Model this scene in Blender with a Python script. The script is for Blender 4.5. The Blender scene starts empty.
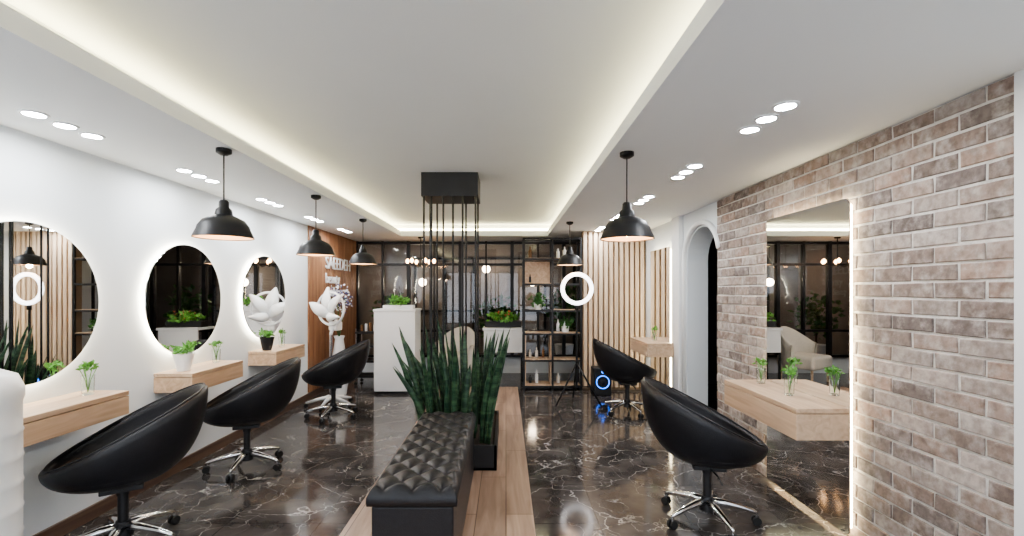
import bpy, bmesh, math, random
from mathutils import Vector, Matrix
random.seed(7)
scene = bpy.context.scene
COL = scene.collection
scene.view_settings.view_transform = 'AgX'
scene.view_settings.look = 'AgX - Medium High Contrast'
scene.view_settings.exposure = 0.75

# ---------------------------------------------------------------- materials
def mat(name, col, rough=0.5, metal=0.0, emit=None, es=0.0, trans=0.0, coat=0.0, noise=0.0, nscale=8.0, bump=0.0, bscale=60.0):
    m = bpy.data.materials.new(name); m.use_nodes = True
    nt = m.node_tree; b = nt.nodes['Principled BSDF']
    b.inputs['Base Color'].default_value = (*col, 1)
    b.inputs['Roughness'].default_value = rough
    b.inputs['Metallic'].default_value = metal
    b.inputs['Transmission Weight'].default_value = trans
    b.inputs['Coat Weight'].default_value = coat
    if emit is not None:
        b.inputs['Emission Color'].default_value = (*emit, 1)
        b.inputs['Emission Strength'].default_value = es
    tc = nt.nodes.new('ShaderNodeTexCoord')
    if noise > 0:
        n = nt.nodes.new('ShaderNodeTexNoise'); n.inputs['Scale'].default_value = nscale
        n.inputs['Detail'].default_value = 4
        nt.links.new(tc.outputs['Object'], n.inputs['Vector'])
        r = nt.nodes.new('ShaderNodeValToRGB')
        r.color_ramp.elements[0].position = 0.3; r.color_ramp.elements[1].position = 0.7
        r.color_ramp.elements[0].color = (*[c*(1-noise) for c in col], 1)
        r.color_ramp.elements[1].color = (*[min(1, c*(1+noise)) for c in col], 1)
        nt.links.new(n.outputs['Fac'], r.inputs['Fac']); nt.links.new(r.outputs['Color'], b.inputs['Base Color'])
    if bump > 0:
        n2 = nt.nodes.new('ShaderNodeTexNoise'); n2.inputs['Scale'].default_value = bscale
        n2.inputs['Detail'].default_value = 3
        nt.links.new(tc.outputs['Object'], n2.inputs['Vector'])
        bp = nt.nodes.new('ShaderNodeBump'); bp.inputs['Strength'].default_value = bump
        bp.inputs['Distance'].default_value = 0.01
        nt.links.new(n2.outputs['Fac'], bp.inputs['Height']); nt.links.new(bp.outputs['Normal'], b.inputs['Normal'])
    return m

def wood_mat(name, c1, c2, axis='Y', scale=3.0, rough=0.4, planks=0.0):
    m = bpy.data.materials.new(name); m.use_nodes = True
    nt = m.node_tree; b = nt.nodes['Principled BSDF']; L = nt.links
    tc = nt.nodes.new('ShaderNodeTexCoord'); mp = nt.nodes.new('ShaderNodeMapping')
    s = {'X': (0.08, 1, 1), 'Y': (1, 0.08, 1), 'Z': (1, 1, 0.08)}[axis]
    mp.inputs['Scale'].default_value = [v*scale for v in s]
    L.new(tc.outputs['Object'], mp.inputs['Vector'])
    n = nt.nodes.new('ShaderNodeTexNoise'); n.inputs['Scale'].default_value = 4; n.inputs['Detail'].default_value = 8
    n.inputs['Distortion'].default_value = 1.2
    L.new(mp.outputs['Vector'], n.inputs['Vector'])
    r = nt.nodes.new('ShaderNodeValToRGB')
    r.color_ramp.elements[0].position = 0.35; r.color_ramp.elements[1].position = 0.65
    r.color_ramp.elements[0].color = (*c1, 1); r.color_ramp.elements[1].color = (*c2, 1)
    L.new(n.outputs['Fac'], r.inputs['Fac'])
    out = r.outputs['Color']
    if planks > 0:
        br = nt.nodes.new('ShaderNodeTexBrick')
        mp2 = nt.nodes.new('ShaderNodeMapping'); mp2.inputs['Rotation'].default_value = (0, 0, math.radians(90))
        L.new(tc.outputs['Object'], mp2.inputs['Vector']); L.new(mp2.outputs['Vector'], br.inputs['Vector'])
        br.inputs['Scale'].default_value = 1; br.inputs['Brick Width'].default_value = 1.2
        br.inputs['Row Height'].default_value = planks; br.inputs['Mortar Size'].default_value = 0.003
        br.inputs['Color1'].default_value = (1, 1, 1, 1); br.inputs['Color2'].default_value = (.72, .7, .68, 1)
        br.inputs['Mortar'].default_value = (.25, .2, .15, 1)
        mx = nt.nodes.new('ShaderNodeMix'); mx.data_type = 'RGBA'; mx.blend_type = 'MULTIPLY'
        mx.inputs[0].default_value = 1.0
        L.new(out, mx.inputs[6]); L.new(br.outputs['Color'], mx.inputs[7]); out = mx.outputs[2]
    L.new(out, b.inputs['Base Color'])
    b.inputs['Roughness'].default_value = rough
    return m

def marble_mat():
    m = bpy.data.materials.new('floor_marble'); m.use_nodes = True
    nt = m.node_tree; b = nt.nodes['Principled BSDF']; L = nt.links; N = nt.nodes.new
    tc = N('ShaderNodeTexCoord')
    nz = N('ShaderNodeTexNoise'); nz.inputs['Scale'].default_value = 1.7; nz.inputs['Detail'].default_value = 6
    L.new(tc.outputs['Object'], nz.inputs['Vector'])
    mxv = N('ShaderNodeMix'); mxv.data_type = 'RGBA'; mxv.blend_type = 'ADD'; mxv.inputs[0].default_value = 0.8
    L.new(tc.outputs['Object'], mxv.inputs[6]); L.new(nz.outputs['Color'], mxv.inputs[7])
    def veins(scale, width):
        v = N('ShaderNodeTexVoronoi'); v.feature = 'DISTANCE_TO_EDGE'; v.inputs['Scale'].default_value = scale
        L.new(mxv.outputs[2], v.inputs['Vector'])
        r = N('ShaderNodeValToRGB'); r.color_ramp.elements[0].color = (1, 1, 1, 1); r.color_ramp.elements[1].color = (0, 0, 0, 1)
        r.color_ramp.elements[0].position = 0; r.color_ramp.elements[1].position = width
        L.new(v.outputs['Distance'], r.inputs['Fac']); return r
    v1 = veins(1.9, 0.010); v2 = veins(4.6, 0.015)
    msk = N('ShaderNodeTexNoise'); msk.inputs['Scale'].default_value = 3.1; msk.inputs['Detail'].default_value = 3
    L.new(tc.outputs['Object'], msk.inputs['Vector'])
    mr = N('ShaderNodeValToRGB'); mr.color_ramp.elements[0].position = .46; mr.color_ramp.elements[1].position = .64
    L.new(msk.outputs['Fac'], mr.inputs['Fac'])
    mul = N('ShaderNodeMath'); mul.operation = 'MULTIPLY'; L.new(v2.outputs['Color'], mul.inputs[0]); L.new(mr.outputs['Color'], mul.inputs[1])
    mr2 = N('ShaderNodeValToRGB'); mr2.color_ramp.elements[0].position = .42; mr2.color_ramp.elements[1].position = .58
    mr2.color_ramp.elements[0].color = (1, 1, 1, 1); mr2.color_ramp.elements[1].color = (.15, .15, .15, 1)
    L.new(msk.outputs['Fac'], mr2.inputs['Fac'])
    mul2 = N('ShaderNodeMath'); mul2.operation = 'MULTIPLY'; L.new(v1.outputs['Color'], mul2.inputs[0]); L.new(mr2.outputs['Color'], mul2.inputs[1])
    add = N('ShaderNodeMath'); add.operation = 'ADD'; add.use_clamp = True
    L.new(mul.outputs[0], add.inputs[0]); L.new(mul2.outputs[0], add.inputs[1])
    base = N('ShaderNodeValToRGB'); base.color_ramp.elements[0].color = (.050, .044, .042, 1); base.color_ramp.elements[1].color = (.12, .108, .102, 1)
    base.color_ramp.elements[0].position = .35; base.color_ramp.elements[1].position = .7
    n3 = N('ShaderNodeTexNoise'); n3.inputs['Scale'].default_value = 4.5; n3.inputs['Detail'].default_value = 6
    L.new(tc.outputs['Object'], n3.inputs['Vector']); L.new(n3.outputs['Fac'], base.inputs['Fac'])
    mx = N('ShaderNodeMix'); mx.data_type = 'RGBA'
    mm = N('ShaderNodeMath'); mm.operation = 'MULTIPLY'; mm.inputs[1].default_value = .8
    L.new(add.outputs[0], mm.inputs[0])
    L.new(mm.outputs[0], mx.inputs[0]); L.new(base.outputs['Color'], mx.inputs[6]); mx.inputs[7].default_value = (.60, .58, .56, 1)
    br = N('ShaderNodeTexBrick'); L.new(tc.outputs['Object'], br.inputs['Vector'])
    br.offset = 0; br.inputs['Scale'].default_value = 1
    br.inputs['Brick Width'].default_value = .6; br.inputs['Row Height'].default_value = .6; br.inputs['Mortar Size'].default_value = .0025
    br.inputs['Color1'].default_value = (1, 1, 1, 1); br.inputs['Color2'].default_value = (.85, .85, .85, 1); br.inputs['Mortar'].default_value = (.3, .3, .3, 1)
    m2 = N('ShaderNodeMix'); m2.data_type = 'RGBA'; m2.blend_type = 'MULTIPLY'; m2.inputs[0].default_value = 1
    L.new(mx.outputs[2], m2.inputs[6]); L.new(br.outputs['Color'], m2.inputs[7])
    L.new(m2.outputs[2], b.inputs['Base Color'])
    b.inputs['Roughness'].default_value = .1
    b.inputs['IOR'].default_value = 1.55
    return m

M = {}
M['wall'] = mat('white_paint', (.78, .82, .85), .6, noise=.01, nscale=2)
M['ceil'] = mat('ceiling_paint', (.80, .82, .83), .7, noise=.01, nscale=2)
M['trimw'] = mat('white_trim', (.82, .83, .84), .4)
M['black'] = mat('black_metal', (.012, .012, .013), .35, .3, noise=.2)
M['blackmatte'] = mat('black_paint', (.016, .016, .018), .45, noise=.2)
M['leather'] = mat('black_leather', (.011, .011, .014), .38, noise=.2, nscale=30, bump=.25, bscale=220)
M['chrome'] = mat('chrome', (.8, .8, .82), .12, 1.0)
M['rubber'] = mat('rubber', (.015, .015, .015), .6)
M['mirror'] = mat('mirror_silver', (.92, .93, .93), .01, 1.0)
M['halo'] = mat('led_halo', (1, 1, 1), .5, emit=(1, .90, .68), es=12)
M['haloR'] = mat('led_halo_warm', (1, 1, 1), .5, emit=(1, .84, .52), es=13)
M['cove'] = mat('led_cove', (1, 1, 1), .5, emit=(1, .87, .50), es=11)
M['down'] = mat('led_downlight', (1, 1, 1), .5, emit=(.95, .97, 1), es=130)
M['bulb'] = mat('warm_bulb', (1, .8, .6), .5, emit=(1, .55, .25), es=12)
M['ring'] = mat('ring_led', (1, 1, 1), .5, emit=(1, .98, 1), es=2.2)
M['bluel'] = mat('blue_led', (0, .1, 1), .5, emit=(.02, .2, 1), es=3)
M['oak'] = wood_mat('oak_console', (.48, .33, .22), (.64, .48, .34), 'Y', 4, .4)
M['slat'] = wood_mat('oak_slat', (.52, .38, .26), (.70, .55, .40), 'Z', 4, .5)
M['slatback'] = mat('slat_backing', (.24, .17, .115), .7, noise=.1)
M['brownwood'] = wood_mat('walnut_panel', (.22, .10, .05), (.38, .20, .11), 'Z', 4, .45)
M['platform'] = wood_mat('platform_wood', (.30, .20, .145), (.52, .38, .295), 'Y', 3, .32, planks=.19)
M['base'] = wood_mat('baseboard_wood', (.10, .06, .045), (.17, .11, .08), 'Y', 3, .3)
M['marble'] = marble_mat()
M['glassdark'] = mat('night_glass', (.8, .82, .84), .02, .0, trans=1.0)
M['glass'] = mat('clear_glass', (.95, 1, .97), .02, trans=1.0)
M['white'] = mat('white_plastic', (.82, .83, .84), .3)
M['ivory'] = mat('ivory_fabric', (.66, .62, .56), .8, noise=.05, nscale=40, bump=.2)
M['leaf'] = mat('leaf_green', (.13, .34, .06), .45, noise=.4, nscale=25)
M['leaf2'] = mat('leaf_dark', (.05, .16, .04), .45, noise=.4, nscale=25)
M['red'] = mat('flower_red', (.62, .16, .08), .5, noise=.3)
M['soil'] = mat('soil', (.03, .02, .015), .9, noise=.3)
M['whiteflower'] = mat('flower_white', (.8, .8, .86), .6)
M['purple'] = mat('flower_violet', (.12, .12, .25), .6, noise=.3)
M['shadein'] = mat('shade_inside', (.75, .58, .42), .5)
M['amber'] = mat('bottle_amber', (.18, .09, .04), .2)
M['yard'] = mat('yard_wall', (.20, .18, .17), .8, noise=.25, nscale=1.5)

def snake_mat():
    m = bpy.data.materials.new('snake_leaf'); m.use_nodes = True
    nt = m.node_tree; b = nt.nodes['Principled BSDF']; L = nt.links; N = nt.nodes.new
    tc = N('ShaderNodeTexCoord'); mp = N('ShaderNodeMapping'); mp.inputs['Scale'].default_value = (6, 6, 26)
    n = N('ShaderNodeTexNoise'); n.inputs['Scale'].default_value = 1.0; n.inputs['Detail'].default_value = 4; n.inputs['Distortion'].default_value = .8
    L.new(tc.outputs['Object'], mp.inputs['Vector']); L.new(mp.outputs['Vector'], n.inputs['Vector'])
    r = N('ShaderNodeValToRGB'); r.color_ramp.elements[0].color = (.012, .04, .022, 1); r.color_ramp.elements[1].color = (.07, .14, .07, 1)
    r.color_ramp.elements[0].position = .42; r.color_ramp.elements[1].position = .66
    L.new(n.outputs['Fac'], r.inputs['Fac']); L.new(r.outputs['Color'], b.inputs['Base Color'])
    b.inputs['Roughness'].default_value = .38
    return m
M['snake'] = snake_mat()

def brick_mat():
    m = bpy.data.materials.new('brick_faces'); m.use_nodes = True
    nt = m.node_tree; b = nt.nodes['Principled BSDF']; L = nt.links; N = nt.nodes.new
    at = N('ShaderNodeAttribute'); at.attribute_name = 'Col'
    tc = N('ShaderNodeTexCoord')
    n = N('ShaderNodeTexNoise'); n.inputs['Scale'].default_value = 11; n.inputs['Detail'].default_value = 7; n.inputs['Roughness'].default_value = .65
    L.new(tc.outputs['Object'], n.inputs['Vector'])
    r = N('ShaderNodeValToRGB'); r.color_ramp.elements[0].position = .47; r.color_ramp.elements[1].position = .68
    r.color_ramp.elements[1].color = (.75, .75, .75, 1)
    L.new(n.outputs['Fac'], r.inputs['Fac'])
    mx = N('ShaderNodeMix'); mx.data_type = 'RGBA'
    L.new(r.outputs['Color'], mx.inputs[0]); L.new(at.outputs['Color'], mx.inputs[6]); mx.inputs[7].default_value = (.54, .49, .455, 1)
    n2 = N('ShaderNodeTexNoise'); n2.inputs['Scale'].default_value = 28; n2.inputs['Detail'].default_value = 5
    L.new(tc.outputs['Object'], n2.inputs['Vector'])
    r2 = N('ShaderNodeValToRGB'); r2.color_ramp.elements[0].position = .3; r2.color_ramp.elements[1].position = .6
    r2.color_ramp.elements[0].color = (.62, .6, .58, 1)
    L.new(n2.outputs['Fac'], r2.inputs['Fac'])
    m2 = N('ShaderNodeMix'); m2.data_type = 'RGBA'; m2.blend_type = 'MULTIPLY'; m2.inputs[0].default_value = 1
    L.new(mx.outputs[2], m2.inputs[6]); L.new(r2.outputs['Color'], m2.inputs[7])
    L.new(m2.outputs[2], b.inputs['Base Color']); b.inputs['Roughness'].default_value = .85
    bp = N('ShaderNodeBump'); bp.inputs['Strength'].default_value = .6; bp.inputs['Distance'].default_value = .006
    L.new(n2.outputs['Fac'], bp.inputs['Height']); L.new(bp.outputs['Normal'], b.inputs['Normal'])
    return m
M['brick'] = brick_mat()
M['mortar'] = mat('mortar', (.66, .635, .60), .9, noise=.12, nscale=20, bump=.4, bscale=80)

# ---------------------------------------------------------------- helpers
def group(name, loc=(0, 0, 0), rz=0.0):
    e = bpy.data.objects.new(name, None); COL.objects.link(e)
    e.location = loc; e.rotation_euler = (0, 0, rz); e.empty_display_size = .1
    return e

def mesh(name, verts, faces, m, parent=None, smooth=False, mats=None, fm=None):
    me = bpy.data.meshes.new(name); me.from_pydata([tuple(v) for v in verts], [], faces); me.validate()
    ob = bpy.data.objects.new(name, me); COL.objects.link(ob)
    me.materials.append(m)
    if smooth:
        for p in me.polygons: p.use_smooth = True
    if parent: ob.parent = parent
    return ob

def bm_obj(name, bm, m, parent=None, smooth=False):
    me = bpy.data.meshes.new(name); bmesh.ops.recalc_face_normals(bm, faces=bm.faces); bm.to_mesh(me); bm.free()
    ob = bpy.data.objects.new(name, me); COL.objects.link(ob); me.materials.append(m)
    if smooth:
        for p in me.polygons: p.use_smooth = True
    if parent: ob.parent = parent
    return ob

def box(name, x0, x1, y0, y1, z0, z1, m, parent=None, bev=0.0, seg=2):
    bm = bmesh.new(); bmesh.ops.create_cube(bm, size=1)
    for v in bm.verts:
        v.co = Vector(((x0+x1)/2+v.co.x*(x1-x0), (y0+y1)/2+v.co.y*(y1-y0), (z0+z1)/2+v.co.z*(z1-z0)))
    if bev > 0:
        bmesh.ops.bevel(bm, geom=list(bm.edges), offset=bev, segments=seg, affect='EDGES', profile=.5)
    return bm_obj(name, bm, m, parent, smooth=False)

def boxes(name, lst, m, parent=None):
    vs, fs = [], []
    for (x0, x1, y0, y1, z0, z1) in lst:
        b = len(vs)
        vs += [(x0, y0, z0), (x1, y0, z0), (x1, y1, z0), (x0, y1, z0), (x0, y0, z1), (x1, y0, z1), (x1, y1, z1), (x0, y1, z1)]
        fs += [[b+i for i in f] for f in ((0, 3, 2, 1), (4, 5, 6, 7), (0, 1, 5, 4), (1, 2, 6, 5), (2, 3, 7, 6), (3, 0, 4, 7))]
    return mesh(name, vs, fs, m, parent)

def lathe(name, prof, m, parent=None, seg=32, loc=(0, 0, 0), rot=None, smooth=True):
    vs, fs = [], []
    n = len(prof)
    for i in range(seg):
        a = 2*math.pi*i/seg
        for (r, z) in prof: vs.append(Vector((r*math.cos(a), r*math.sin(a), z)))
    for i in range(seg):
        j = (i+1) % seg
        for k in range(n-1): fs.append([i*n+k, j*n+k, j*n+k+1, i*n+k+1])
    if rot: 
        vs = [rot @ v for v in vs]
    vs = [v+Vector(loc) for v in vs]
    ob = mesh(name, vs, fs, m, parent, smooth)
    bm = bmesh.new(); bm.from_mesh(ob.data); bmesh.ops.remove_doubles(bm, verts=bm.verts, dist=1e-5); bmesh.ops.recalc_face_normals(bm, faces=bm.faces)
    bm.to_mesh(ob.data); bm.free()
    if smooth:
        try: ob.data.set_sharp_from_angle(angle=math.radians(45))
        except Exception: pass
    return ob

def tube(name, pts, r, m, parent=None, seg=10, radii=None, closed=False):
    pts = [Vector(p) for p in pts]; n = len(pts); vs, fs = [], []
    up = Vector((0, 0, 1)); prev = None
    for i, p in enumerate(pts):
        if closed: t = (pts[(i+1) % n]-pts[i-1]).normalized()
        else: t = (pts[min(i+1, n-1)]-pts[max(i-1, 0)]).normalized()
        if prev is None:
            a = up if abs(t.dot(up)) < .95 else Vector((1, 0, 0)); u = t.cross(a).normalized()
        else:
            u = (prev - t*prev.dot(t)).normalized()
        prev = u; w = t.cross(u)
        rr = radii[i] if radii else r
        for k in range(seg):
            an = 2*math.pi*k/seg; vs.append(p+u*rr*math.cos(an)+w*rr*math.sin(an))
    for i in range(n if closed else n-1):
        j = (i+1) % n
        for k in range(seg): fs.append([i*seg+k, i*seg+(k+1) % seg, j*seg+(k+1) % seg, j*seg+k])
    if not closed:
        fs.append(list(range(seg))[::-1]); fs.append([(n-1)*seg+k for k in range(seg)])
    return mesh(name, vs, fs, m, parent, True)

def cyl(name, x, y, z0, z1, r, m, parent=None, seg=24, r2=None):
    r2 = r if r2 is None else r2
    return lathe(name, [(0, z0), (r, z0), (r2, z1), (0, z1)], m, parent, seg, (x, y, 0))

def foliage(name, c, rad, n, size, m, parent=None, seed=1, zs=1.0):
    rnd = random.Random(seed); vs, fs = [], []
    for i in range(n):
        d = Vector((rnd.gauss(0, 1), rnd.gauss(0, 1), rnd.gauss(0, 1)))
        d = d.normalized()*rad*(rnd.random()**.5); d.z *= zs
        p = Vector(c)+d
        t = Vector((rnd.uniform(-1, 1), rnd.uniform(-1, 1), rnd.uniform(-.3, 1))).normalized()
        s = t.cross(Vector((rnd.uniform(-1, 1), rnd.uniform(-1, 1), rnd.uniform(-1, 1)))).normalized()
        nn = t.cross(s); L = size*rnd.uniform(.7, 1.3); W = L*.32; b = len(vs)
        vs += [p, p+t*L*.45+s*W+nn*W*.3, p+t*L, p+t*L*.45-s*W+nn*W*.3, p+t*L*.5]
        fs += [[b, b+1, b+4], [b+1, b+2, b+4], [b+2, b+3, b+4], [b+3, b, b+4]]
    return mesh(name, vs, fs, m, parent, False)

def add_light(name, kind, loc, power, col=(1, 1, 1), size=.1, parent=None, **kw):
    l = bpy.data.lights.new(name, kind); l.energy = power; l.color = col
    l.shadow_soft_size = size
    o = bpy.data.objects.new(name, l); COL.objects.link(o); o.location = loc
    if parent: o.parent = parent
    return o

# ---------------------------------------------------------------- dimensions
XL, XR = -2.73, 2.10
YB, YN = 8.5, -2.5
SO, TR = 2.40, 2.60
EL, ER, EF, EN = -1.72, .677, 7.6, -1.6

# ---------------------------------------------------------------- room shell
box('floor', XL-.2, 4.0, YN-.2, 11.6, -.1, 0, M['marble'])
box('wall_left', XL-.15, XL, YN, YB, 0, 2.8, M['wall'])
boxes('wall_near', [(XL-.15, XL+.2, YN-.15, YN, 0, 2.8), (1.9, 4.0, YN-.15, YN, 0, 2.8), (XL+.2, 1.9, YN-.15, YN, 0, .12), (XL+.2, 1.9, YN-.15, YN, 2.3, 2.8)], M['wall'])
w2 = group('unseen_fill_window', (0, YN-.08, 0))  # invented opening behind the camera, added to let in light for ceiling and room
boxes('frame', [(x0, x0+.06, -.03, .03, .12, 2.3) for x0 in (XL+.2, -1.5, -.35, .75, 1.84)]+[(XL+.2, 1.9, -.03, .03, z, z+.05) for z in (.12, 2.25)], M['black'], w2)
A0, A1, AH = 4.62, 5.43, 1.85
def right_wall():
    pts = [(YN, 0), (A0, 0), (A0, AH)]
    c = (A0+A1)/2; r = (A1-A0)/2
    for i in range(1, 16):
        a = math.pi-math.pi*i/16; pts.append((c+r*math.cos(a), AH+r*.85*math.sin(a)))
    pts += [(A1, AH), (A1, 0), (YB, 0), (YB, 2.8), (YN, 2.8)]
    bm = bmesh.new(); vs = [bm.verts.new((XR+.018, y, z)) for y, z in pts]
    f = bm.faces.new(vs); ret = bmesh.ops.extrude_face_region(bm, geom=[f])
    for v in [g for g in ret['geom'] if isinstance(g, bmesh.types.BMVert)]: v.co.x += .24
    bmesh.ops.triangulate(bm, faces=[f for f in bm.faces if len(f.verts) > 4])
    return bm_obj('wall_right', bm, M['wall'])
right_wall()
apts = [(XR, A1+.05, 0), (XR, A1+.05, AH)]
c = (A0+A1)/2; r = (A1-A0)/2+.05
for i in range(1, 16):
    a = math.pi*i/16; apts.append((XR, c+r*math.cos(a), AH+r*.85*math.sin(a)))
tube('trim_1', apts, .03, M['trimw'], seg=8)
box('trim_2', XR-.04, XR+.017, A1+.12, A1+.36, 0, SO, M['trimw'], bev=.01)
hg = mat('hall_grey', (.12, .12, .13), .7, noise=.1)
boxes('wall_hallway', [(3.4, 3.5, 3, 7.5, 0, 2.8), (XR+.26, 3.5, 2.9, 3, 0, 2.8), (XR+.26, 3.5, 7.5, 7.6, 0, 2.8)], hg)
boxes('ceiling', [(XL-.1, 4.0, YN-.1, YB+.1, TR, TR+.1)], M['ceil'])
boxes('ceiling_soffit', [
    (XL, EL, YN, YB, SO, SO+.06), (ER, XR+.018, YN, YB, SO, SO+.06),
    (EL, ER, EF, YB, SO, SO+.06), (EL, ER, YN, EN, SO, SO+.06),
    (EL-.012, EL, EN, EF, SO+.06, SO+.085), (ER, ER+.012, EN, EF, SO+.06, SO+.085), (EL, ER, EF, EF+.012, SO+.06, SO+.085),
    (EL-.20, EL-.18, EN, EF+.2, SO+.06, TR), (ER+.18, ER+.20, EN, EF+.2, SO+.06, TR), (EL-.2, ER+.2, EF+.18, EF+.2, SO+.06, TR),
    (XR+.25, 4.0, 3, 7.5, SO, SO+.06)], M['ceil'])
boxes('cove_led_strip', [
    (EL-.178, EL-.165, EN, EF+.16, SO+.10, SO+.14), (ER+.165, ER+.178, EN, EF+.16, SO+.10, SO+.14), (EL-.16, ER+.16, EF+.165, EF+.178, SO+.10, SO+.14)], M['cove'])
box('baseboard_left', XL, XL+.018, YN, YB, 0, .09, M['base'])
boxes('baseboard_right', [(XR-.003, XR+.016, YN, A0, 0, .07), (XR-.003, XR+.016, A1+.38, 7.0, 0, .07)], M['base'])
box('trim_3', XR-.008, XR+.0165, 1.70, 1.915, 0, SO-.001, M['trimw'])
boxes('wall_left_panelling', [(XL, XL+.02, 6.4+i*.15, 6.4+i*.15+.142, .1, SO) for i in range(14)], M['brownwood'])
sg = group('wall_sign_lettering', (XL+.024, 6.95, 0))
for k, (t, z, s) in enumerate((('SAEEDEH', 1.84, .27), ('beauty', 1.62, .22), ('academy', 1.42, .20))):
    cu = bpy.data.curves.new('line_%d' % (k+1), 'FONT'); cu.body = t; cu.size = s; cu.extrude = .008
    o = bpy.data.objects.new('line_%d' % (k+1), cu); COL.objects.link(o); o.parent = sg
    o.location = (.01, 0, z); o.rotation_euler = (math.radians(90), 0, math.radians(90)); cu.materials.append(M['white'])

# ---- back windows with a night terrace behind
boxes('wall_back', [(XL-.15, XR+.26, YB+.0, YB+.1, 0, .30), (XL-.15, XR+.26, YB, YB+.1, SO-.02, 2.8), (1.9, XR+.26, YB, YB+.1, 0, 2.8)], M['wall'])
w = group('window_1', (0, 0, 0))
box('glass', XL+.02, 1.9, YB-.035, YB-.029, .31, 2.37, M['glassdark'], w)
fr = []
x = XL+.02; k = 0
while x < 1.95:
    wd_ = .03 if k % 2 == 0 else .017
    fr.append((x-wd_, x+wd_, YB-.08, YB, .3, SO)); x += .47; k += 1
for z in (.32, .78, 1.98, 2.37): fr.append((XL+.02, 1.95, YB-.075, YB-.005, z-.022, z+.022))
boxes('frame', fr, M['black'], w)
boxes('wall_terrace', [(XL-.2, 3.2, 11.2, 11.3, 0, 2.8), (XL-.3, XL-.2, YB, 11.3, 0, 2.8), (3.1, 3.2, YB, 11.3, 0, 2.8)], M['yard'])
boxes('ceiling_terrace', [(XL-.3, 3.2, YB+.1, 11.3, 2.7, 2.8)], M['yard'])
td = group('door_1', (0, 11.19, 0))
boxes('door_frames', [(x0, x0+.06, -.06, 0, 0, 2.3) for x0 in (-2.2, -1.5, -.8, .1, .9, 1.6)]+[(-2.2, 1.66, -.05, -.001, z, z+.05) for z in (1.0, 2.25)], M['black'], td)
for i, (px, pz) in enumerate(((-1.9, 1.7), (-.45, 2.0), (.6, 1.7))):  # invented globes, added to brighten the space behind the back glass
    g = group('added_terrace_lamp', (px, 10.6, pz))
    lathe('globe', [(.09*math.sin(math.pi*j/12), -.09*math.cos(math.pi*j/12)) for j in range(13)], mat('globe_warm_%d' % i, (1, .9, .8), .5, emit=(1, .78, .55), es=36), g, 16)
    cyl('cord', 0, 0, .085, 2.7-pz, .006, M['black'], g, 8)
for i, (px, h_) in enumerate(((-2.3, 1.0), (-.2, .9), (1.2, 1.1))):
    g = group('terrace_potted_bush', (px, 9.6, 0))
    lathe('pot', [(0, 0), (.15, 0), (.2, .4), (.17, .4), (0, .36)], M['white'], g, 24)
    foliage('bush', (0, 0, h_), .42, 240, .14, M['leaf2'], g, 50+i, 1.2)
    cyl('stem', 0, 0, .35, h_, .02, M['soil'], g, 8)

# ---- slat wall + shelf at back right
box('wall_slat_backing', 1.16, XR+.016, 7.06, 7.16, 0, SO, M['slatback'])
boxes('wall_slat_panel', [(1.17+i*.078, 1.17+i*.078+.05, 7.0, 7.06, .05, SO) for i in range(12)], M['slat'])

sh = group('display_shelf_unit', (.27, 7.0, 0))
W, H, D = .86, 2.3, .32
f = []
for xx in (0, W/2, W):
    for yy in (0, D): f.append((xx-.015, xx+.015, yy-.015, yy+.015, 0, H))
lev = [.06, .45, .85, 1.2, 1.6, 1.98, 2.29]
for z in lev:
    for yy in (0, D): f.append((0, W, yy-.014, yy+.014, z-.014, z+.014))
    for xx in (0, W/2, W): f.append((xx-.014, xx+.014, 0, D, z-.014, z+.014))
boxes('metal_frame', f, M['black'], sh)
bd = [(0.013, W/2-.013, .0, D, .07, .09), (W/2+.013, W-.013, 0, D, .07, .09)]
for i, z in enumerate(lev[1:6]):
    if i != 2: bd.append((.013, W/2-.013, 0, D, z, z+.02))
    if i != 3: bd.append((W/2+.013, W-.013, 0, D, z, z+.02))
bd += [(W/2-.03, W/2-.012, 0, D, .1, .84), (.013, .03, 0, D, .1, .84), (.013, W/2-.013, D-.02, D, 1.62, 1.96)]
boxes('wood_boards', bd, M['oak'], sh)
rnd = random.Random(3)
for (i, s, cnt) in ((0, 0, 2), (0, 1, 1), (1, 0, 3), (2, 1, 2), (4, 0, 1), (5, 1, 2), (5, 0, 1)):
    z = lev[i]
    for k in range(cnt):
        xx = s*W/2+.10+k*.1; hgt = rnd.uniform(.09, .2); rr = rnd.uniform(.018, .032)
        mm = rnd.choice(['white', 'amber', 'blackmatte', 'ivory'])
        lathe('bottle_%d_%d_%d' % (i, s, k), [(0, 0), (rr, 0), (rr, hgt*.65), (rr*.4, hgt*.78), (rr*.4, hgt), (0, hgt)], M[mm], sh, 12, (xx, .15, z+.031))
foliage('trailing_plant', (.64, .15, .98), .10, 60, .07, M['leaf2'], sh, 5)
lathe('plant_pot', [(0, 0), (.05, 0), (.06, .09), (0, .09)], M['white'], sh, 16, (.64, .15, .872))
foliage('small_plant', (.22, .15, 1.34), .13, 80, .07, M['leaf2'], sh, 6)
lathe('plant_pot_2', [(0, 0), (.05, 0), (.06, .08), (0, .08)], M['white'], sh, 16, (.22, .15, 1.216))

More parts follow.
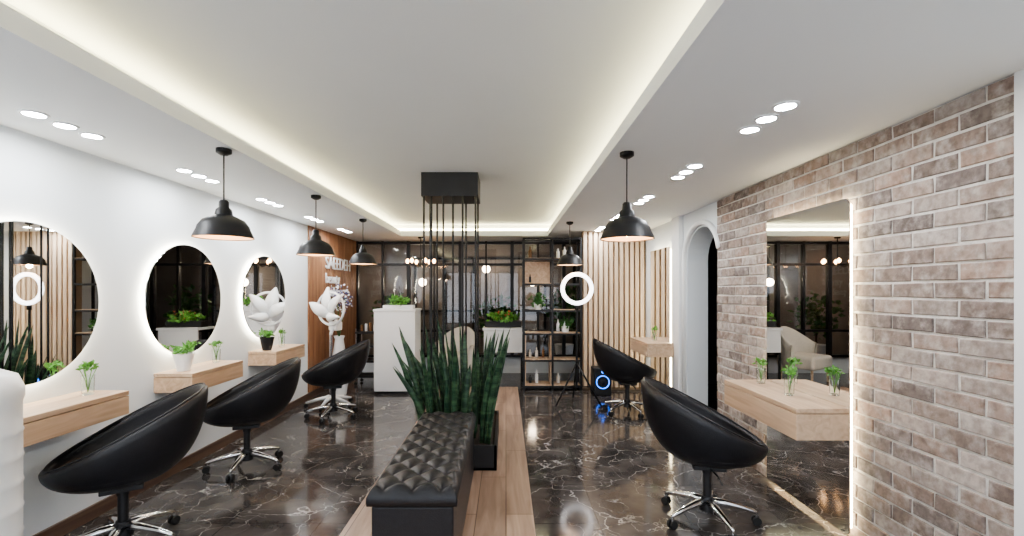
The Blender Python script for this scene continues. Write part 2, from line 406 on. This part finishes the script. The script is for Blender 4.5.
# ---- brick veneer with relief (one mesh)
def bricks():
    rnd = random.Random(11); vs, fs, cols = [], [], []
    Lb, Hb, g = .235, .073, .013
    pal = [(.31, .235, .20), (.36, .28, .24), (.25, .195, .17), (.40, .335, .30), (.34, .285, .255), (.215, .175, .16), (.44, .38, .345), (.38, .275, .225)]
    z = .005; row = 0; ztop = 2.392
    y_start, y_end = 1.915, 4.615
    while z < ztop-.01:
        z1 = min(z+Hb, ztop)
        y = y_start-(Lb+g)*(.5 if row % 2 else 0)
        while y < y_end:
            a, b_ = max(y, y_start), min(y+Lb, y_end)
            if b_-a > .03:
                d = rnd.uniform(.0, .006); c = rnd.choice(pal); k = rnd.uniform(.85, 1.15); c = [min(1, q*k) for q in c]
                jit = lambda: rnd.uniform(-.003, .003)
                x0, x1 = XR+.02, XR-d-.002; bv = .004; b = len(vs)
                quad = [(a+jit(), z+jit()), (b_+jit(), z+jit()), (b_+jit(), z1+jit()), (a+jit(), z1+jit())]
                cy, cz = (a+b_)/2, (z+z1)/2
                vs += [(x0, q[0], q[1]) for q in quad]
                vs += [(x1+bv, q[0], q[1]) for q in quad]
                vs += [(x1, q[0]+(bv if q[0] < cy else -bv), q[1]+(bv if q[1] < cz else -bv)) for q in quad]
                new = []
                for s in (0, 4):
                    for i in range(4):
                        j = (i+1) % 4; new.append([b+s+i, b+s+4+i, b+s+4+j, b+s+j])
                new.append([b+8, b+11, b+10, b+9])
                fs.extend(new); cols += [c]*len(new)
            y += Lb+g
        z += Hb+g; row += 1
    ob = mesh('wall_right_brick_veneer', vs, fs, M['brick'])
    ca = ob.data.color_attributes.new('Col', 'FLOAT_COLOR', 'CORNER')
    for p, c in zip(ob.data.polygons, cols):
        for li in p.loop_indices: ca.data[li].color = (*c, 1)
bricks()
box('wall_right_mortar', XR+.004, XR+.0175, 1.917, 4.618, 0, 2.398, M['mortar'])

# ---- platform
box('floor_platform', -.985, .176, -1.5, 7.0, 0, .06, M['platform'], bev=.004)

# ---------------------------------------------------------------- mirrors
def round_mirror(y):
    g = group('round_wall_mirror', (XL, y, 1.43)); R = .46
    rot = Matrix.Rotation(math.radians(90), 3, 'Y')
    lathe('mirror_disc', [(0, .045), (R-.004, .045), (R, .041), (R, .037), (0, .037)], M['mirror'], g, 96, rot=rot)
    lathe('led_band', [(R-.018, .006), (R-.018, .034)], M['halo'], g, 64, rot=rot)
    lathe('backing', [(0, .002), (R-.022, .002), (R-.022, .036), (0, .036)], M['white'], g, 64, rot=rot)
for y in (2.61, 3.92, 5.20): round_mirror(y)

def rr_pts(w, h, rl_, rr_, n=8):
    out = []
    for sx, sz, a0 in ((1, 1, 0), (-1, 1, 90), (-1, -1, 180), (1, -1, 270)):
        r = rr_ if sx > 0 else rl_
        cx, cz = sx*(w/2-r), sz*(h/2-r)
        for i in range(n+1):
            a = math.radians(a0+90*i/n); out.append((cx+r*math.cos(a), cz+r*math.sin(a)))
    return out
def tall_mirror(y0, y1, z0, z1):
    g = group('tall_wall_mirror', (XR, (y0+y1)/2, (z0+z1)/2))
    def slab(name, w, h, r, xa, xb, m, caps=True):
        p = rr_pts(w, h, r, .012); n = len(p)
        vs = [(xa, a, b) for a, b in p]+[(xb, a, b) for a, b in p]
        fs = [[i, (i+1) % n, n+(i+1) % n, n+i] for i in range(n)]
        if caps: fs += [list(range(n)), [n+i for i in range(n)][::-1]]
        ob = mesh(name, vs, fs, m, g); bm = bmesh.new(); bm.from_mesh(ob.data); bmesh.ops.recalc_face_normals(bm, faces=bm.faces); bm.to_mesh(ob.data); bm.free()
    w, h = y1-y0, z1-z0
    slab('mirror_glass', w, h, .04, -.048, -.041, M['mirror'])
    slab('led_band', w-.05, h-.05, .03, -.036, -.010, M['haloR'], False)
    slab('backing', w-.06, h-.06, .03, -.039, -.008, M['white'])
tall_mirror(2.78, 3.66, .03, 2.06)
tall_mirror(5.83, 6.60, .03, 2.06)

# ---------------------------------------------------------------- consoles
def console(side, y0, y1, top, th, dep):
    g = group('wall_console_shelf', ((XL if side < 0 else XR-.003), (y0+y1)/2, 0))
    xs = [0.0, dep] if side < 0 else [-dep, -.050]
    h = (y1-y0)/2
    box('top_slab', xs[0], xs[1], -h, h, top-.03, top, M['oak'], g, bev=.003)
    box('drawer_body', xs[0], xs[1], -h, h, top-th, top-.034, M['oak'], g, bev=.003)
for y in (2.65, 3.95, 5.27): console(-1, y-.35, y+.35, .86, .15, .30)
console(1, 2.765, 3.68, .80, .19, .37)
console(1, 5.68, 6.44, .86, .17, .37)

# ---------------------------------------------------------------- vases
def glass_vase(x, y, z, sc=1.0, seed=1):
    g = group('glass_vase_with_sprig', (x, y, z+.002))
    lathe('glass', [(0, 0), (.03*sc, 0), (.034*sc, .12*sc), (.031*sc, .12*sc), (.027*sc, .008), (0, .008)], M['glass'], g, 20)
    rnd = random.Random(seed)
    for i in range(5):
        a = rnd.uniform(0, 6.28); q = rnd.uniform(.02, .05)*sc
        tube('stem_%d' % i, [(0, 0, .015), (q*.3*math.cos(a), q*.3*math.sin(a), .09*sc), (q*math.cos(a), q*math.sin(a), .17*sc)], .0022, M['leaf'], g, 5)
    foliage('leaves', (0, 0, .165*sc), .045*sc, 46, .032*sc, M['leaf'], g, seed, .6)
glass_vase(-2.58, 2.87, .86, 1, 1)
glass_vase(-2.58, 4.14, .86, 1, 2)
glass_vase(-2.58, 5.35, .86, 1, 3)
glass_vase(1.93, 3.52, .80, .95, 4)
glass_vase(1.90, 3.12, .80, .95, 5)
glass_vase(1.90, 5.95, .86, .95, 6)
def cone_pot(x, y, z, m, seed):
    g = group('potted_plant', (x, y, z+.002))
    lathe('pot', [(0, 0), (.045, 0), (.075, .14), (.068, .14), (.062, .12), (0, .12)], m, g, 24)
    foliage('leaves', (0, 0, .165), .07, 60, .045, M['leaf'], g, seed, .5)
cone_pot(-2.58, 3.72, .86, M['white'], 8)
cone_pot(-2.58, 5.02, .86, M['blackmatte'], 9)

# ---------------------------------------------------------------- chairs
def salon_chair(x, y, face_deg):
    g = group('salon_chair', (x, y, 0), math.radians(face_deg-90))
    n, mR = 56, 16; vs, fs = [], []
    zb = .375; th = .04
    def rim(phi):
        cx = math.cos(phi); sx = math.sin(phi)
        yy = -.03+.38*cx if cx > 0 else -.03+.39*cx
        h = .515+.375*((1-cx)/2)**1.0
        return .325*abs(sx)**.9*(1 if sx >= 0 else -1), yy, h
    def surf(off, zoff):
        pts = []
        for i in range(n):
            phi = 2*math.pi*i/n; rx, ry, h = rim(phi)
            for j in range(1, mR+1):
                t = j/mR; s = math.sin(t*math.pi/2)**.72; k = (1-math.cos(t*math.pi/2))**1.0
                L = math.hypot(rx, ry); sc = (L-off)/L
                zz = zb+zoff+(h-zb-zoff)*k
                pts.append((rx*s*sc, ry*s*sc, zz))
        return pts
    o = surf(0, 0); inn = surf(th, .055)
    vs = o+inn; vs.append((0, 0, zb)); vs.append((0, 0, zb+.055)); N1 = n*mR
    for i in range(n):
        q = (i+1) % n
        for j in range(mR-1):
            a, b_, c_, d = i*mR+j, q*mR+j, q*mR+j+1, i*mR+j+1
            fs.append([a, b_, c_, d]); fs.append([N1+d, N1+c_, N1+b_, N1+a])
        fs.append([len(vs)-2, q*mR, i*mR]); fs.append([len(vs)-1, N1+i*mR, N1+q*mR])
    b0 = len(vs)
    for i in range(n):
        p1 = Vector(o[i*mR+mR-1]); p2 = Vector(inn[i*mR+mR-1]); vs.append((p1+p2)/2+Vector((0, 0, .018)))
    for i in range(n):
        q = (i+1) % n; a, c_ = i*mR+mR-1, q*mR+mR-1
        fs.append([a, c_, b0+q, b0+i]); fs.append([b0+i, b0+q, N1+c_, N1+a])
    mesh('tub_shell', vs, fs, M['leather'], g, True)
    pr = [(0, 0), (.18, 0), (.24, .012), (.255, .035), (.24, .06), (.16, .072), (0, .076)]
    cu = lathe('seat_cushion', pr, M['leather'], g, 36, (0, .02, .43))
    for v in cu.data.vertices: v.co.y = (v.co.y-.02)*1.15+.04
    tube('rim_piping', [Vector(vs[b0+i])+Vector((0, 0, -.001)) for i in range(n)], .006, M['leather'], g, 6, closed=True)
    box('mounting_plate', -.09, .09, -.1, .1, .35, .378, M['blackmatte'], g, bev=.005)
    tube('height_lever', [(.05, 0, .36), (.2, .02, .365), (.27, .03, .34)], .006, M['blackmatte'], g, 6)
    lathe('gas_lift', [(0, .355), (.035, .355), (.03, .31), (.026, .31), (.026, .16), (.035, .16), (.05, .08), (.05, .07), (0, .07)], M['blackmatte'], g, 24)
    for k in range(5):
        a = 2*math.pi*k/5+.3; ca, sa = math.cos(a), math.sin(a)
        tube('leg_%d' % (k+1), [(ca*r, sa*r, z) for r, z in ((.02, .125), (.10, .122), (.2, .105), (.28, .085), (.30, .075))], .02, M['chrome'], g, 10, radii=[.026, .024, .018, .014, .01])
        cx, cy = ca*.295, sa*.295
        cyl('caster_stem_%d' % (k+1), cx, cy, .045, .082, .008, M['chrome'], g, 10)
        for s in (-1, 1):
            px, py = cx-sa*.016*s, cy+ca*.016*s
            R = Matrix.Rotation(a, 3, 'Z') @ Matrix.Rotation(math.radians(90), 3, 'X')
            lathe('wheel_%d_%s' % (k+1, 'a' if s > 0 else 'b'), [(0, -.009), (.025, -.009), (.028, -.005), (.028, .005), (.025, .009), (0, .009)], M['rubber'], g, 16, (px, py, .0285), rot=R)
    return g
salon_chair(-2.24, 2.72, 215)
salon_chair(-2.20, 3.95, 205)
salon_chair(-2.06, 5.55, 195)
salon_chair(1.32, 3.05, -12)
salon_chair(1.50, 5.75, 0)

# ---------------------------------------------------------------- pendants
def pendant(x, y):
    g = group('pendant_lamp', (x, y, 1.84))
    out = [(.0, .235), (.02, .235), (.028, .225), (.03, .19), (.045, .175), (.052, .14), (.075, .13), (.118, .108), (.145, .07), (.152, .045), (.168, .012), (.172, .0)]
    lathe('shade_outer', out, M['blackmatte'], g, 48)
    lathe('shade_inner', [(.169, .0), (.165, .012), (.148, .045), (.140, .07), (.112, .104), (.07, .125), (0, .128)], M['shadein'], g, 48)
    lathe('rim', [(.172, 0), (.174, -.004), (.168, -.005), (.168, .001)], M['black'], g, 48)
    lathe('bulb', [(0, .012), (.022, .02), (.033, .045), (.028, .07), (.014, .095), (.014, .12), (0, .12)], M['bulb'], g, 14)
    cyl('cord', 0, 0, .23, SO-1.84-.03, .0045, M['black'], g, 8)
    lathe('ceiling_canopy', [(0, .559), (.045, .559), (.045, .535), (.02, .52), (0, .52)], M['black'], g, 24)
    add_light('bulb_light', 'POINT', (0, 0, -.012), 3, (1, .66, .40), .03, g)
for p in ((-1.79, 2.95), (-1.79, 4.38), (-1.79, 5.82), (.785, 3.02), (.83, 6.05)): pendant(*p)

# ---------------------------------------------------------------- downlights
def downs(x, y):
    g = group('recessed_downlight_trio', (x, y, SO))
    for k in range(3):
        yy = (k-1)*.165
        lathe('lens_%d' % (k+1), [(0, -.005), (.045, -.005)], M['down'], g, 18, (0, yy, 0), smooth=False)
        lathe('bezel_%d' % (k+1), [(.044, -.001), (.046, -.009), (.058, -.006), (.06, -.001)], M['trimw'], g, 28, (0, yy, 0))
for y in (-1.9, -.8, .3, 1.4, 2.52, 3.62, 4.71, 5.8, 6.9): downs(-2.39, y)
for y in (-2.1, -1.1, -.1, 1.0, 2.42, 3.5, 4.58, 5.66, 6.7): downs(1.355, y)

# ---------------------------------------------------------------- tufted bench
def bench():
    g = group('tufted_storage_bench', (-.45, 2.935, .06)); hw, hl = .21, .715
    box('base_box', -hw+.012, hw-.012, -hl+.012, hl-.012, .02, .405, M['leather'], g, bev=.012, seg=3)
    for i, (sx, sy) in enumerate(((-1, -1), (1, -1), (-1, 1), (1, 1))):
        cyl('foot_%d' % (i+1), sx*(hw-.06), sy*(hl-.06), 0, .022, .02, M['blackmatte'], g, 14)
    nx, ny = 72, 240; vs, fs = [], []
    pu = .07; asp = 1.25
    def hfun(x, y):
        u = (x/pu+y/(pu*asp))*math.pi/2; v = (x/pu-y/(pu*asp))*math.pi/2
        return abs(math.sin(u)*math.sin(v))**.36
    for j in range(ny+1):
        for i in range(nx+1):
            x = -hw+2*hw*i/nx; y = -hl+2*hl*j/ny
            e = min(1, (hw-abs(x))/.035, (hl-abs(y))/.035); e = max(e, 0)
            rnd_ = math.sqrt(max(0, 1-(1-e)**2))
            z = .466+.012*rnd_+.027*hfun(x, y)*min(1, e*1.3)
            vs.append((x, y, z))
    for j in range(ny):
        for i in range(nx):
            a = j*(nx+1)+i; fs.append([a, a+1, a+nx+2, a+nx+1])
    ring = [i for i in range(nx+1)]+[(j+1)*(nx+1)+nx for j in range(ny)]+[ny*(nx+1)+i for i in range(nx-1, -1, -1)]+[j*(nx+1) for j in range(ny-1, 0, -1)]
    prev = ring
    for zz, of in ((.455, .006), (.435, .008), (.412, .005), (.408, -.01)):
        b = len(vs)
        for k in ring:
            v = vs[k]; sx = (1 if v[0] > hw-1e-4 else -1 if v[0] < -hw+1e-4 else 0); sy = (1 if v[1] > hl-1e-4 else -1 if v[1] < -hl+1e-4 else 0)
            vs.append((v[0]+sx*of, v[1]+sy*of, zz))
        cur = list(range(b, b+len(ring))); L = len(ring)
        for k in range(L): fs.append([prev[(k+1) % L], prev[k], cur[k], cur[(k+1) % L]])
        prev = cur
    mesh('tufted_lid', vs, fs, M['leather'], g, True)
    k = 0
    for a in range(-14, 15):
        for b_ in range(-14, 15):
            x = pu*(a+b_); y = pu*asp*(a-b_)
            if abs(x) < hw-.02 and abs(y) < hl-.02:
                k += 1; lathe('button_%d' % k, [(.011, -.002), (.009, .004), (0, .007)], M['leather'], g, 10, (x, y, .480))
bench()

# ---------------------------------------------------------------- snake plant planter + hanging black frame
pl = group('snake_plant_planter', (-.43, 4.28, .06))
PW2, PL2 = .355, .55
boxes('planter_box', [(-PW2, PW2, -PL2, -PL2+.02, 0, .20), (-PW2, PW2, PL2-.02, PL2, 0, .20), (-PW2, -PW2+.02, -PL2, PL2, 0, .20), (PW2-.02, PW2, -PL2, PL2, 0, .20), (-PW2, PW2, -PL2, PL2, 0, .02)], M['blackmatte'], pl)
box('soil', -PW2+.02, PW2-.02, -PL2+.02, PL2-.02, .02, .175, M['soil'], pl)
def snake(n, seed):
    rnd = random.Random(seed); vs, fs = [], []
    for k in range(n):
        bx = rnd.uniform(-PW2+.06, PW2-.06); by = rnd.uniform(-PL2+.05, PL2-.06)
        L = rnd.uniform(.45, 1.02); w = rnd.uniform(.018, .030)
        lean = Vector((bx*.7+rnd.uniform(-.16, .14), by*.2+rnd.uniform(-.12, .12), 0))
        if bx > .12: L *= .95; lean.x *= .8
        if lean.length > .42: lean = lean.normalized()*.42
        if k % 9 == 0: lean = Vector((-.42, -.1, 0)); L = .7; bx = -.2
        ang = rnd.uniform(-.7, .7); tw = rnd.uniform(-.9, .9); b = len(vs); S = 12
        for i in range(S+1):
            t = i/S
            p = Vector((bx, by, .17))+lean*L*(t**1.5)+Vector((0, 0, L*t*(1-.18*lean.length*t)))
            a = ang+tw*t; s = Vector((math.cos(a), math.sin(a), 0)); nn = Vector((-math.sin(a), math.cos(a), 0))
            ww = w*(.62+.9*t-.35*t*t)*(1-t**4)**.8+.001 if t < 1 else .001
            vs += [p-s*ww+nn*ww*.35, p-s*ww*.5, p, p+s*ww*.5, p+s*ww+nn*ww*.35]
        for i in range(S):
            for j in range(4): fs.append([b+i*5+j, b+i*5+j+1, b+i*5+j+6, b+i*5+j+5])
    o = mesh('snake_leaves', vs, fs, M['snake'], pl, True)
    md = o.modifiers.new('thick', 'SOLIDIFY'); md.thickness = .004
snake(74, 4)
hf = group('hanging_rod_frame', (-.5225, 4.5, 0))
box('ceiling_box', -.2625, .2625, -.2, .2, 2.38, TR-.001, M['blackmatte'], hf)
k = 0
for xx in (-.24, -.17, -.06, .03, .12, .24):
    for yy in ((-.18,) if xx in (-.06, .03) else (-.18, .18)):
        k += 1; cyl('rod_%d' % k, xx, yy, .236, 2.382, .0095, M['black'], hf, 10)

# ---------------------------------------------------------------- reception pedestal
pd = group('white_reception_pedestal', (-1.62, 6.95, 0))
box('body', -.30, .30, -.2, .25, .04, 1.20, M['white'], pd, bev=.005)
box('plinth', -.28, .28, -.18, .23, 0, .04, M['blackmatte'], pd)
box('top_slab', -.31, .31, -.21, .26, 1.203, 1.235, M['white'], pd, bev=.004)
boxes('tray', [(-.2, .24, -.08, .12, 1.237, 1.29)], M['white'], pd)
foliage('herb_plants', (.02, .02, 1.34), .16, 120, .07, M['leaf'], pd, 12, .4)

tb = group('white_console_table', (.02, 7.75, 0))
box('table_top', -.40, .28, -.22, .22, .86, .90, M['white'], tb, bev=.004)
box('front_panel', -.38, .26, -.2, -.17, .50, .858, M['white'], tb, bev=.003)
boxes('legs', [(-.38, -.35, -.2, -.17, 0, .5), (.23, .26, -.2, -.17, 0, .5), (-.38, -.35, .17, .2, 0, .858), (.23, .26, .17, .2, 0, .858)], M['black'], tb)
fp = group('flower_planter_box', (-.05, 7.75, .902))
box('trough', -.3, .3, -.09, .09, 0, .1, M['blackmatte'], fp, bev=.005)
foliage('greens', (0, 0, .15), .27, 200, .08, M['leaf'], fp, 21, .35)
foliage('red_flowers', (0, -.03, .19), .25, 38, .045, M['red'], fp, 22, .3)

ac = group('ivory_armchair', (-.88, 7.80, 0), math.radians(-30))
box('seat', -.3, .3, -.32, .28, .22, .44, M['ivory'], ac, bev=.05, seg=4)
def curved_back():
    vs, fs = [], []; n = 24
    for i in range(n+1):
        a = math.radians(180*i/n); cx, cy = math.cos(a), math.sin(a)
        top = .62+.28*math.sin(a)**1.2
        for (r, z) in ((.30, .2), (.38, .2), (.41, top-.03), (.37, top), (.33, top-.03), (.30, .4)):
            vs.append((cx*r, cy*r*.95-.02, z))
    for i in range(n):
        for j in range(6):
            fs.append([i*6+j, i*6+(j+1) % 6, (i+1)*6+(j+1) % 6, (i+1)*6+j])
    fs.append(list(range(6))); fs.append([n*6+j for j in range(6)][::-1])
    o = mesh('wrap_back', vs, fs, M['ivory'], ac, True)
    md = o.modifiers.new('s', 'SUBSURF'); md.levels = 1; md.render_levels = 1
curved_back()
for i, (a, b_) in enumerate(((-.24, -.26), (.24, -.26), (-.22, .24), (.22, .24))):
    cyl('leg_%d' % (i+1), a, b_, 0, .23, .014, M['oak'], ac, 12, .02)

ch = group('bulb_chandelier', (-1.42, 7.75, 0))
cyl('stem', 0, 0, 1.9, SO-.001, .008, M['black'], ch, 10)
lathe('canopy', [(0, SO-.001), (.05, SO-.001), (.04, SO-.025), (0, SO-.03)], M['black'], ch, 20)
for i in range(6):
    a = i*math.pi/3; x_, y_ = .22*math.cos(a), .22*math.sin(a)
    tube('arm_%d' % i, [(0, 0, 1.95), (x_*.5, y_*.5, 1.9), (x_, y_, 1.96)], .006, M['black'], ch, 8)
    lathe('bulb_%d' % i, [(0, 0), (.012, 0), (.028, .03), (.028, .05), (0, .08)], M['bulb'], ch, 10, (x_, y_, 1.96))

# ---------------------------------------------------------------- ring light on tripod
rl = group('ring_light_tripod', (.935, 6.12, 0))
lathe('led_ring', [(.165, -.008), (.17, -.016), (.21, -.016), (.217, -.008), (.217, .012), (.165, .012), (.165, -.008)], M['ring'], rl, 48, (0, 0, 1.53), rot=Matrix.Rotation(math.radians(-90), 3, 'X'))
cyl('pole', 0, .03, .22, 1.32, .015, M['black'], rl, 12)
tube('bracket', [(0, .03, 1.25), (0, .03, 1.32)], .026, M['black'], rl, 10)
for i in range(3):
    a = math.radians(90+120*i)
    tube('tripod_leg_%d' % i, [(0, .03, .55), (.34*math.cos(a), .03+.34*math.sin(a), .014)], .012, M['black'], rl, 8)
    tube('tripod_strut_%d' % i, [(0, .03, .25), (.19*math.cos(a), .03+.19*math.sin(a), .25)], .007, M['black'], rl, 6)

sp = group('portable_speaker', (1.38, 6.75, 0))
R90 = Matrix.Rotation(math.radians(90), 3, 'X')
box('cabinet', -.13, .13, -.12, .12, .0, .40, M['blackmatte'], sp, bev=.02, seg=3)
lathe('blue_led_ring', [(.085, 0), (.095, .0), (.095, .012), (.085, .012), (.085, 0)], M['bluel'], sp, 24, (0, -.12, .2), rot=R90)
lathe('woofer_cone', [(.084, .004), (.04, -.0), (.03, .012), (0, .016)], M['rubber'], sp, 32, (0, -.122, .2), rot=R90)
lathe('tweeter', [(.02, 0), (.02, .008), (0, .012)], M['bluel'], sp, 16, (0, -.12, .345), rot=R90)

# ---------------------------------------------------------------- hair processor (climazone) on stand
cz = group('hair_processor_on_stand', (-2.28, 6.05, 0), math.radians(-20))
cyl('pole', 0, .0, .1, .95, .018, M['chrome'], cz, 16)
for i in range(5):
    a = 2*math.pi*i/5
    tube('base_leg_%d' % i, [(0, 0, .12), (.15*math.cos(a), .15*math.sin(a), .10), (.3*math.cos(a), .3*math.sin(a), .06)], .018, M['white'], cz, 10, radii=[.03, .022, .014])
    lathe('caster_%d' % i, [(0, -.012), (.026, -.012), (.028, 0), (.026, .012), (0, .012)], M['rubber'], cz, 14, (.3*math.cos(a), .3*math.sin(a), .0285), rot=Matrix.Rotation(a, 3, 'Z') @ R90)
tube('arm', [(0, 0, .93), (0, .03, 1.0), (0, .1, 1.08), (0, .1, 1.18)], .022, M['white'], cz, 10)
# leaf-shaped heater panels fanned out round the arm
def petal(name, ang, L, wdt, swing):
    vs, fs = [], []; n = 20
    for i in range(n+1):
        t = i/n; ww = wdt*math.sin(math.pi*min(1, t*.93+.06))**.75
        bend = .10*math.sin(math.pi*t)
        for j in range(7):
            s = (j/6-.5)*2
            p = Vector((s*ww, -bend-.035*(1-s*s), t*L))
            p = Matrix.Rotation(swing, 3, 'Z') @ (Matrix.Rotation(ang, 3, 'Y') @ p)
            vs.append(p+Vector((0, .06, 1.16)))
    for i in range(n):
        for j in range(6): fs.append([i*7+j, i*7+j+1, i*7+j+8, i*7+j+7])
    o = mesh(name, vs, fs, M['white'], cz, True); md = o.modifiers.new('t', 'SOLIDIFY'); md.thickness = .02
petal('heater_leaf_1', math.radians(-58), .36, .075, math.radians(25))
petal('heater_leaf_2', math.radians(-12), .40, .08, math.radians(0))
petal('heater_leaf_3', math.radians(38), .38, .075, math.radians(-20))
petal('heater_leaf_4', math.radians(88), .28, .06, math.radians(-35))
ringp = [(.21*math.cos(2*math.pi*i/36), .0, 1.27+.21*math.sin(2*math.pi*i/36)) for i in range(36)]
tube('carrier_ring', ringp, .016, M['white'], cz, 8, closed=True)
box('control_box', -.07, .07, .03, .15, .98, 1.10, M['white'], cz, bev=.02, seg=3)

fl = group('tall_flower_vase', (-2.42, 6.75, 0))
lathe('vase', [(0, 0), (.1, 0), (.13, .2), (.09, .6), (.06, .8), (.08, .85), (.07, .85), (.05, .8), (0, .78)], M['white'], fl, 24)
for i in range(9):
    a = i*.7; q = .08+.012*i
    tube('branch_%d' % i, [(0, 0, .8), (q*.5*math.cos(a), q*.5*math.sin(a), 1.1), (q*math.cos(a), q*math.sin(a), 1.4)], .004, M['leaf2'], fl, 5)
foliage('violet_blooms', (0, 0, 1.38), .2, 120, .045, M['purple'], fl, 31, 1.2)
foliage('white_blooms', (0, 0, 1.38), .2, 120, .045, M['whiteflower'], fl, 32, 1.2)

tr = group('salon_trolley', (-2.2, 7.55, 0))
boxes('trays', [(-.2, .2, -.16, .16, z, z+.03) for z in (.12, .36, .60, .82)], M['blackmatte'], tr)
for i, (a, b_) in enumerate(((-.19, -.15), (.19, -.15), (-.19, .15), (.19, .15))):
    cyl('post_%d' % i, a, b_, .05, .9, .009, M['chrome'], tr, 8)
    lathe('wheel_%d' % i, [(0, -.01), (.024, -.01), (.026, 0), (.024, .01), (0, .01)], M['rubber'], tr, 12, (a, b_, .0265), rot=R90)
for i in range(5):
    cyl('bottle_%d' % i, -.14+i*.07, 0, .85, .85+.1+.02*(i % 3), .022, M['white' if i % 2 else 'amber'], tr, 12)

wc = group('white_drum_canister', (-2.345, 2.03, 0))
pr = [(0, 0), (.155, 0), (.165, .02)]
for i in range(8):
    z = .05+i*.115; pr += [(.165, z), (.169, z+.012), (.165, z+.024)]
pr += [(.165, 1.0), (.172, 1.02), (.172, 1.06), (.165, 1.08), (.15, 1.12), (.09, 1.15), (.04, 1.16), (.035, 1.185), (0, 1.19)]
lathe('drum', pr, M['white'], wc, 56)

# ---------------------------------------------------------------- world + camera
wd = bpy.data.worlds.new('World'); scene.world = wd; wd.use_nodes = True
wd.node_tree.nodes['Background'].inputs[0].default_value = (.84, .90, 1.0, 1)
wd.node_tree.nodes['Background'].inputs[1].default_value = 2.0  # bright fill that enters by the added opening behind the camera
cam = bpy.data.cameras.new('Camera'); co = bpy.data.objects.new('Camera', cam); COL.objects.link(co)
co.location = (0, 0, 1.5); co.rotation_euler = (math.radians(90), 0, 0)
cam.sensor_width = 36; cam.lens = 36*465/1024
cam.shift_x = 6/1024; cam.shift_y = 23/1024; cam.clip_start = .05
scene.camera = co
